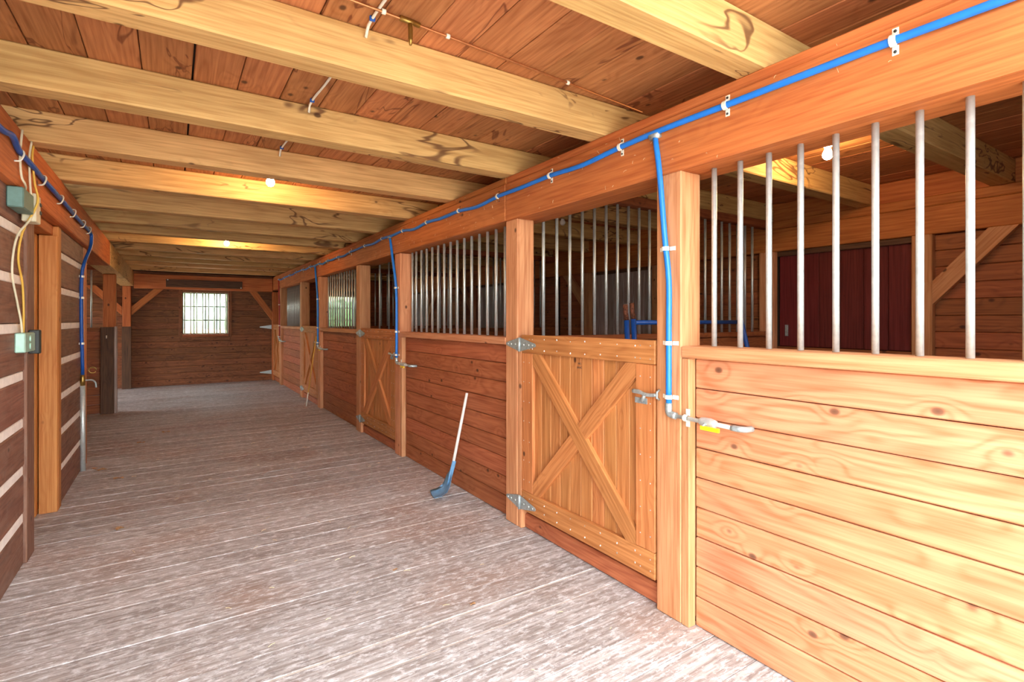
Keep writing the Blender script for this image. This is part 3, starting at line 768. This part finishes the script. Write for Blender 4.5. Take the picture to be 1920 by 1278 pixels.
for i, yp in enumerate(ODD):
    yt = yp + (0.15 if i == 0 else 0.27 if i < 3 else 0.16); yd = yp + 0.062; zt = 2.452
    mat = 'blue' if i < 3 else 'redp'
    tube('tee', [(xp, yt - 0.03, zt), (xp, yt + 0.03, zt)], 0.019, 'zinc', wl_)
    tube('drop_pipe', smooth_path([(xp, yt, zt - 0.01), (xp - 0.002, yt - (yt - yd) * 0.35, 2.25), (xp - 0.001, yd + 0.025, 1.92), (xp, yd, 1.70), (xp, yd, 1.45), (xp, yd, 1.075)], 4), 0.0145, mat, wl_, 10)
    for zc in (1.86, 1.372 if i else 1.385, 1.115):
        yy = yd + (0.018 if zc > 1.8 else 0.0)
        V, Fc = clip_geo_z((xp, yy, zc)); mesh('clip', V, Fc, 'white', wl_)
    # elbow, nipple, ball valve with yellow lever, spout into the wall
    el = tube('elbow', smooth_path([(xp, yd, 1.085), (xp, yd, 1.045), (xp, yd - 0.012, 1.030), (xp, yd - 0.045, 1.026)], 3), 0.018, 'zinc', wl_)
    tube('nipple', [(xp, yd - 0.04, 1.026), (xp, yd - 0.36, 1.020)], 0.0105, 'galv', wl_)
    V, Fc = clip_geo_y((xp, yd - 0.105, 1.025), 0.013); mesh('clip', V, Fc, 'white', wl_)
    va = tube('valve', [(xp, yd - 0.185, 1.024), (xp, yd - 0.195, 1.024), (xp, yd - 0.215, 1.023), (xp, yd - 0.245, 1.023), (xp, yd - 0.262, 1.022), (xp, yd - 0.272, 1.022)], [0.016, 0.02, 0.023, 0.023, 0.02, 0.016], 'galv', wl_)
    tube('stem', [(xp - 0.02, yd - 0.225, 1.02), (xp - 0.035, yd - 0.225, 1.008)], 0.007, 'zinc', va)
    mesh('lever', *boxgeo((xp - 0.040, yd - 0.31, 0.994), (xp - 0.028, yd - 0.215, 1.012)), 'yell2', va)
    tube('spout', smooth_path([(xp, yd - 0.35, 1.020), (xp + 0.004, yd - 0.39, 1.020), (xp + 0.03, yd - 0.405, 1.018), (2.157, yd - 0.405, 1.017)], 3), 0.014, 'zinc', wl_)

# ---------------------------------------------------------------- left water pipe, cables, boxes
wp = thing('wall_water_pipe', (-0.7, 6.5, 0), 'dark blue pipe looping under the left header and dropping to the floor', 'pipe')
xq = -0.70
lp_ = [(xq, 1.5, 2.44), (xq, 2.6, 2.45), (xq, 3.42, 2.431), (xq + 0.01, 3.65, 2.45), (xq, 3.85, 2.425), (xq + 0.012, 4.15, 2.405), (xq, 4.45, 2.412), (xq + 0.012, 4.75, 2.395), (xq, 5.08, 2.407),
       (xq + 0.012, 5.35, 2.39), (xq, 5.67, 2.40), (xq + 0.01, 5.95, 2.385), (xq, 6.25, 2.393), (xq + 0.008, 6.45, 2.39), (xq, 6.66, 2.398), (xq, 6.80, 2.395)]
tube('main_pipe', smooth_path(lp_, 4), 0.0155, 'navy', wp, 10)
tube('drop_pipe', smooth_path([(xq, 6.80, 2.395), (xq + 0.005, 6.84, 2.36), (xq, 6.80, 2.24), (xq - 0.03, 6.66, 2.08), (xq - 0.048, 6.62, 1.92), (xq - 0.048, 6.60, 1.5), (xq - 0.045, 6.66, 0.96)], 5), 0.0155, 'navy', wp, 10)
for yc in (3.85, 4.45, 5.08, 5.67, 6.25, 6.66):
    zc = 2.41
    hk = tube('hook', smooth_path([(-0.714, yc - 0.03, zc - 0.05), (xq + 0.01, yc - 0.03, zc - 0.045), (xq + 0.022, yc - 0.01, zc - 0.005), (xq + 0.012, yc + 0.01, zc + 0.02), (-0.714, yc + 0.02, zc + 0.018)], 3), 0.005, 'white', wp, 6)
for zc, yy in ((1.93, 6.62), (1.72, 6.605), (1.27, 6.62)):
    V, Fc = clip_geo_z((0, 0, 0), 0.018)
    mesh('clip', [(xq - 0.048 - v[0], yy + v[1], zc + v[2]) for v in V], [f[::-1] for f in Fc], 'white', wp)
va = tube('valve', [(xq - 0.045, 6.66, 0.965), (xq - 0.045, 6.66, 0.93), (xq - 0.045, 6.66, 0.90), (xq - 0.045, 6.66, 0.84)], [0.014, 0.02, 0.022, 0.018], 'brass', wp)
tube('spigot', smooth_path([(xq - 0.04, 6.66, 0.90), (xq + 0.02, 6.69, 0.90), (xq + 0.05, 6.71, 0.87), (xq + 0.055, 6.71, 0.82)], 3), 0.008, 'zinc', va)
tube('ring', [(xq - 0.02 + 0.03 * math.cos(a) + 0.05, 6.67, 1.0 + 0.03 * math.sin(a)) for a in [k * math.pi / 6 for k in range(12)]], 0.005, 'brass', va, 6)
tube('riser', [(xq - 0.045, 6.66, 0.85), (xq - 0.045, 6.68, 0.001)], 0.022, 'galv', wp, 12)

jb = thing('junction_box', (-0.72, 4.1, 2.15), 'grey-green junction box with pale switch plate under the left header', 'junction box')
box('box', (XL + 0.002, 3.90, 2.125), (XL + 0.075, 4.15, 2.24), 'teal', jb, 0.006)
box('switch_plate', (XL + 0.016, 4.17, 2.09), (XL + 0.082, 4.30, 2.26), 'cream', jb, 0.005)
box('switch', (XL + 0.078, 4.27, 2.15), (XL + 0.088, 4.305, 2.17), 'black', jb, 0.002)
box('switch', (XL + 0.078, 4.27, 2.20), (XL + 0.088, 4.305, 2.22), 'black', jb, 0.002)
ob = thing('outlet_box', (-0.72, 4.3, 1.36), 'pale green outlet box with a black flip cover on the left wall', 'outlet')
box('box', (XL + 0.002, 4.08, 1.31), (XL + 0.05, 4.34, 1.425), 'mint', ob, 0.006)
for zc in (1.345, 1.39):
    tube('socket', [(XL + 0.05, 4.20, zc), (XL + 0.056, 4.20, zc)], 0.02, 'mint', ob, 10)
box('cover', (XL + 0.016, 4.352, 1.29), (XL + 0.07, 4.40, 1.44), 'black', ob, 0.005)
GC = 'cables on the left wall'
cxx = XL + 0.058
c1 = tube('cable', smooth_path([(-0.70, 3.92, 2.56), (-0.705, 3.90, 2.42), (-0.70, 3.90, 2.30), (-0.69, 3.93, 2.262), (-0.70, 4.0, 2.252), (-0.71, 4.02, 2.241)], 4), 0.006, 'cream', None, 6)
tag(c1, 'short white cable entering the grey-green junction box from above', 'cable', GC)
c2 = tube('cable', smooth_path([(-0.70, 4.15, 2.56), (-0.705, 4.12, 2.45), (-0.70, 4.11, 2.30), (-0.70, 4.15, 2.12), (XL + 0.02, 4.05, 1.98), (XL + 0.012, 3.98, 1.78), (XL + 0.012, 4.10, 1.60), (XL + 0.014, 4.17, 1.50), (XL + 0.02, 4.17, 1.426)], 5), 0.006, 'cream', None, 6)
tag(c2, 'pale cable hanging from the left header to the outlet box', 'cable', GC)
c3 = tube('cable', smooth_path([(-0.70, 4.20, 2.55), (-0.70, 4.17, 2.47), (-0.69, 4.17, 2.32), (-0.675, 4.16, 2.2), (XL + 0.03, 4.13, 2.02), (XL + 0.012, 4.12, 1.86), (XL + 0.014, 4.21, 1.72), (XL + 0.014, 4.24, 1.55), (XL + 0.02, 4.20, 1.426)], 5), 0.006, 'yellow', None, 6)
tag(c3, 'yellow cable hanging from the left header to the outlet box', 'cable', GC)

# ---------------------------------------------------------------- ceiling services
GW = 'white cable pieces between ceiling joists'
for i, (a, b) in enumerate((((0.69, 1.42, ZC - 0.008), (0.70, 2.235, ZC - 0.012)), ((0.685, 2.39, ZC - 0.008), (0.672, 3.22, ZC - 0.012)), ((0.668, 3.372, ZC - 0.008), (0.67, 4.198, ZC - 0.012)))):
    c = thing('ceiling_cable', a, ['white cable stapled to the ceiling boards near the copper line', 'white cable crossing the second gap between ceiling joists', 'white cable crossing the third gap between ceiling joists'][i], 'cable', GW)
    mid = ((a[0] + b[0]) / 2 + 0.01, (a[1] + b[1]) / 2, ZC - 0.008)
    tube('sheath', smooth_path([a, mid, (b[0], b[1] - 0.08, ZC - 0.010), (b[0], b[1] - 0.008, ZC - 0.05)], 4), 0.007, 'white', c, 6)
    box('staple', (b[0] - 0.012, b[1] - 0.10, ZC - 0.022), (b[0] + 0.012, b[1] - 0.09, ZC - 0.001), 'navy', c, 0.002)
cu = thing('copper_line', (1.3, 2.1, 2.74), 'thin copper line with brass tee running along a ceiling joist', 'pipe')
tube('tubing', [(-0.7, 2.02, ZC - 0.016), (0.55, 2.05, ZC - 0.016), (0.83, 2.065, ZC - 0.018), (1.6, 2.13, ZC - 0.016), (2.36, 2.19, ZC - 0.022)], 0.006, 'copper', cu, 8)
tube('tee', [(0.79, 2.06, ZC - 0.018), (0.88, 2.068, ZC - 0.018)], 0.012, 'brass', cu, 8)
tube('valve_stem', [(0.835, 2.064, ZC - 0.02), (0.838, 2.064, ZC - 0.05), (0.838, 2.064, ZC - 0.09), (0.838, 2.064, ZC - 0.115)], [0.009, 0.011, 0.010, 0.006], 'brass', cu, 8)
for xx, yy in ((0.72, 2.058), (1.02, 2.082), (1.75, 2.142)):
    tube('strap', [(xx - 0.008, yy, ZC - 0.016), (xx + 0.008, yy, ZC - 0.016)], 0.011, 'white', cu, 8)

def lamp(loc, lit, label):
    t = thing('bulb_lamp', loc, label, 'lamp', 'bare bulbs on the ceiling')
    x, y, z = loc
    prof = [(0.0, 0.052), (-0.018, 0.05), (-0.035, 0.034), (-0.055, 0.026)]
    tube('socket', [(x, y, ZC - 0.001 + a) for a, r in prof], [r for a, r in prof], 'socket', t, 14)
    n = 9; pr = []
    zb = z
    for i in range(n):
        a = math.pi * i / (n - 1)
        pr.append((zb - 0.035 * math.cos(a), max(0.002, 0.034 * math.sin(a))))
    pr = pr[:-2] + [(zb + 0.045, 0.018), (ZC - 0.054, 0.014)]
    tube('bulb', [(x, y, a) for a, r in pr], [r for a, r in pr], 'bulb' if lit else 'bulboff', t, 14)
lamp((0.683, 4.72, 2.645), True, 'lit bare bulb on the aisle ceiling nearest the camera')
lamp((0.654, 8.5, 2.60), True, 'lit bare bulb on the aisle ceiling farther from the camera')
lamp((3.851, 1.848, 2.66), True, 'lit bare bulb inside the nearest stall behind the bars')
lamp((3.886, 4.852, 2.66), False, 'unlit white bulb above the second stall')

# ---------------------------------------------------------------- loose things
sc_ = thing('stall_scoop', (1.9, 4.06, 0), 'blue scoop shovel with a pale handle leaning on the board panel', 'shovel')
ht = Vector((2.135, 3.985, 0.87)); hb_ = Vector((2.005, 4.035, 0.16))
tube('handle', [ht, ht * 0.5 + hb_ * 0.5, hb_], [0.0125, 0.0135, 0.0135], 'handle', sc_, 10)
# blade: a dished plate that sweeps from the socket down onto the floor
dirv = Vector((-0.97, 0.22, 0)).normalized(); sidev = Vector((-dirv.y, dirv.x, 0))
WB = 1.2
prof = [((hb_.x + 0.022, hb_.y - 0.008, 0.275), 0.014), ((hb_.x + 0.005, hb_.y, 0.20), 0.030), ((hb_.x - 0.005, hb_.y + 0.002, 0.15), 0.068), ((hb_.x - 0.022, hb_.y + 0.006, 0.09), 0.082), ((hb_.x - 0.055, hb_.y + 0.013, 0.04), 0.088), ((hb_.x - 0.10, hb_.y + 0.023, 0.014), 0.09), ((hb_.x - 0.155, hb_.y + 0.036, 0.004), 0.086)]
vs = []; fs = []; nW = 7
for lay in (0.0, 0.004):
    for (c, w) in prof:
        for k in range(nW):
            s = -1 + 2 * k / (nW - 1)
            lift = 0.26 * w * abs(s) ** 2.2
            vs.append(Vector(c) + sidev * (w * WB * s) + dirv * (lift * 0.6 if c[2] > 0.06 else 0) + Vector((0, 0, lift * (0.25 if c[2] > 0.06 else 0.8) + lay)) - dirv * lay)
n1 = len(prof) * nW
for i in range(len(prof) - 1):
    for k in range(nW - 1):
        a = i * nW + k; fs.append((a, a + 1, a + nW + 1, a + nW)); fs.append((n1 + a + nW, n1 + a + nW + 1, n1 + a + 1, n1 + a))
for i in range(len(prof) - 1):
    for k in (0, nW - 1):
        a = i * nW + k; fs.append((a, a + nW, n1 + a + nW, n1 + a))
for k in range(nW - 1):
    for i in (0, len(prof) - 1):
        a = i * nW + k; fs.append((a, a + 1, n1 + a + 1, n1 + a))
bl = mesh('blade', vs, fs, 'scoop', sc_, True)
tube('rib', [(hb_.x + 0.028, hb_.y - 0.012, 0.29), (hb_.x - 0.004, hb_.y + 0.002, 0.16), (hb_.x - 0.03, hb_.y + 0.008, 0.085)], [0.018, 0.018, 0.006], 'scoop', bl, 8)

st = thing('yellow_stick', (1.97, 9.5, 0), 'thin yellow stick with a white tip leaning by the third stall door', 'stick')
a = Vector((1.955, 9.56, 0.0)); b = Vector((2.093, 9.42, 1.22)); 
tube('tip', [a, a.lerp(b, 0.12), a.lerp(b, 0.2)], 0.010, 'white', st, 8)
tube('shaft', [a.lerp(b, 0.2), b], 0.008, 'yellow', st, 8)

bf = thing('blue_tube_frame', (3.6, 2.9, 0), 'blue steel tube frame with rusty ends standing inside the nearest stall', 'frame')
def tb(name, pts, r=0.021, mat='navy'): return tube(name, pts, r, mat, bf, 10)
tb('upright', [(3.01, 2.86, 0.0), (2.955, 2.90, 1.50)]); tb('upright', [(3.085, 2.86, 0.0), (3.03, 2.90, 1.51)])
tb('rusty_end', [(2.955, 2.90, 1.50), (2.946, 2.90, 1.56), (2.942, 2.90, 1.622)], [0.021, 0.017, 0.019], 'rust')
tb('rusty_end', [(3.03, 2.90, 1.51), (3.018, 2.90, 1.57), (3.012, 2.90, 1.635)], [0.021, 0.017, 0.019], 'rust')
tb('top_tube', [(3.05, 2.90, 1.482), (4.48, 2.92, 1.482)], 0.019)
tb('upright', [(4.475, 2.92, 1.50), (4.69, 2.88, 0.80), (4.93, 2.86, 0.0)])
tb('rusty_end', [(4.475, 2.92, 1.50), (4.465, 2.92, 1.53)], 0.015, 'rust')
tb('cross_tube', [(3.07, 2.87, 0.6), (4.75, 2.87, 0.6)], 0.019)

# dry leaves and chips on the floor
lv = [((-0.595, 6.609), 0.06, 'largest dry leaf on the floor near the foot of the left pipe'), ((-0.423, 6.162), 0.05, 'orange-brown dry leaf on the floor right of the left pipe'),
      ((-0.324, 4.671), 0.045, 'curled dry leaf on the floor beside the left doorway'), ((-0.066, 8.368), 0.06, 'dark leaf on the floor far down the aisle'),
      ((1.327, 2.414), 0.022, 'small orange wood chip on the bright floor before the nearest door'), ((-0.317, 7.808), 0.05, 'dry leaf on the floor by the dim left bay'),
      ((-0.66, 6.70), 0.04, 'pale leaf scrap against the foot of the left pipe'), ((1.12, 3.0), 0.02, 'pale wood chip on the floor left of the nearest door')]
for (lx, ly), s, lab in lv:
    n = 9; vs = [(lx, ly, 0.004)]; ang = R(0, 6.28)
    for k in range(n):
        a = 2 * math.pi * k / n; rr = s * (0.55 + 0.45 * abs(math.cos(a * 2.0))) * R(0.8, 1.1)
        vs.append((lx + rr * math.cos(a + ang), ly + rr * 0.6 * math.sin(a + ang), 0.003 + abs(math.sin(a * 1.5)) * s * 0.25))
    fs = [(0, i + 1, (i + 1) % n + 1) for i in range(n)]
    vs2 = [(v[0], v[1], v[2] - 0.0015) for v in vs]
    o = mesh('dry_leaf', vs + vs2, fs + [tuple(n + 1 + i for i in f[::-1]) for f in fs], 'leaf'); tag(o, lab, 'leaf', 'litter on the aisle floor')

# wisps of hay caught on the header and the wall
geos = []
for k in range(120):
    yy = R(0.45, 6.5) if k < 90 else R(6.5, 13); zz = R(ZB0 + 0.01, ZB1 - 0.01); L = R(0.008, 0.026); a = R(0, 6.28); xx = XR - 0.009
    p = Vector((xx - R(0, 0.006), yy, zz)); d = Vector((R(-0.3, 0.05), math.cos(a), math.sin(a))) * L
    geos.append(tube_geo([p, p + d * 0.5 + Vector((-0.002, 0, 0.002)), p + d], 0.0009, 3))
V, Fc = join_geo(geos)
tag(mesh('hay_wisps', V, Fc, 'hay'), 'pale wisps of hay caught on the orange header', 'hay', kind='stuff')
geos = []
for k in range(60):
    xx = R(-0.3, 2.0); yy = R(1.8, 7.5); L = R(0.015, 0.05); a = R(0, 6.28)
    p = Vector((xx, yy, 0.003)); d = Vector((math.cos(a), math.sin(a), 0)) * L
    geos.append(tube_geo([p, p + d * 0.5 + Vector((0, 0, 0.003)), p + d], 0.0014, 3))
V, Fc = join_geo(geos)
tag(mesh('hay_wisps', V, Fc, 'hay'), 'pale wisps of hay scattered on the plank floor', 'hay', kind='stuff')
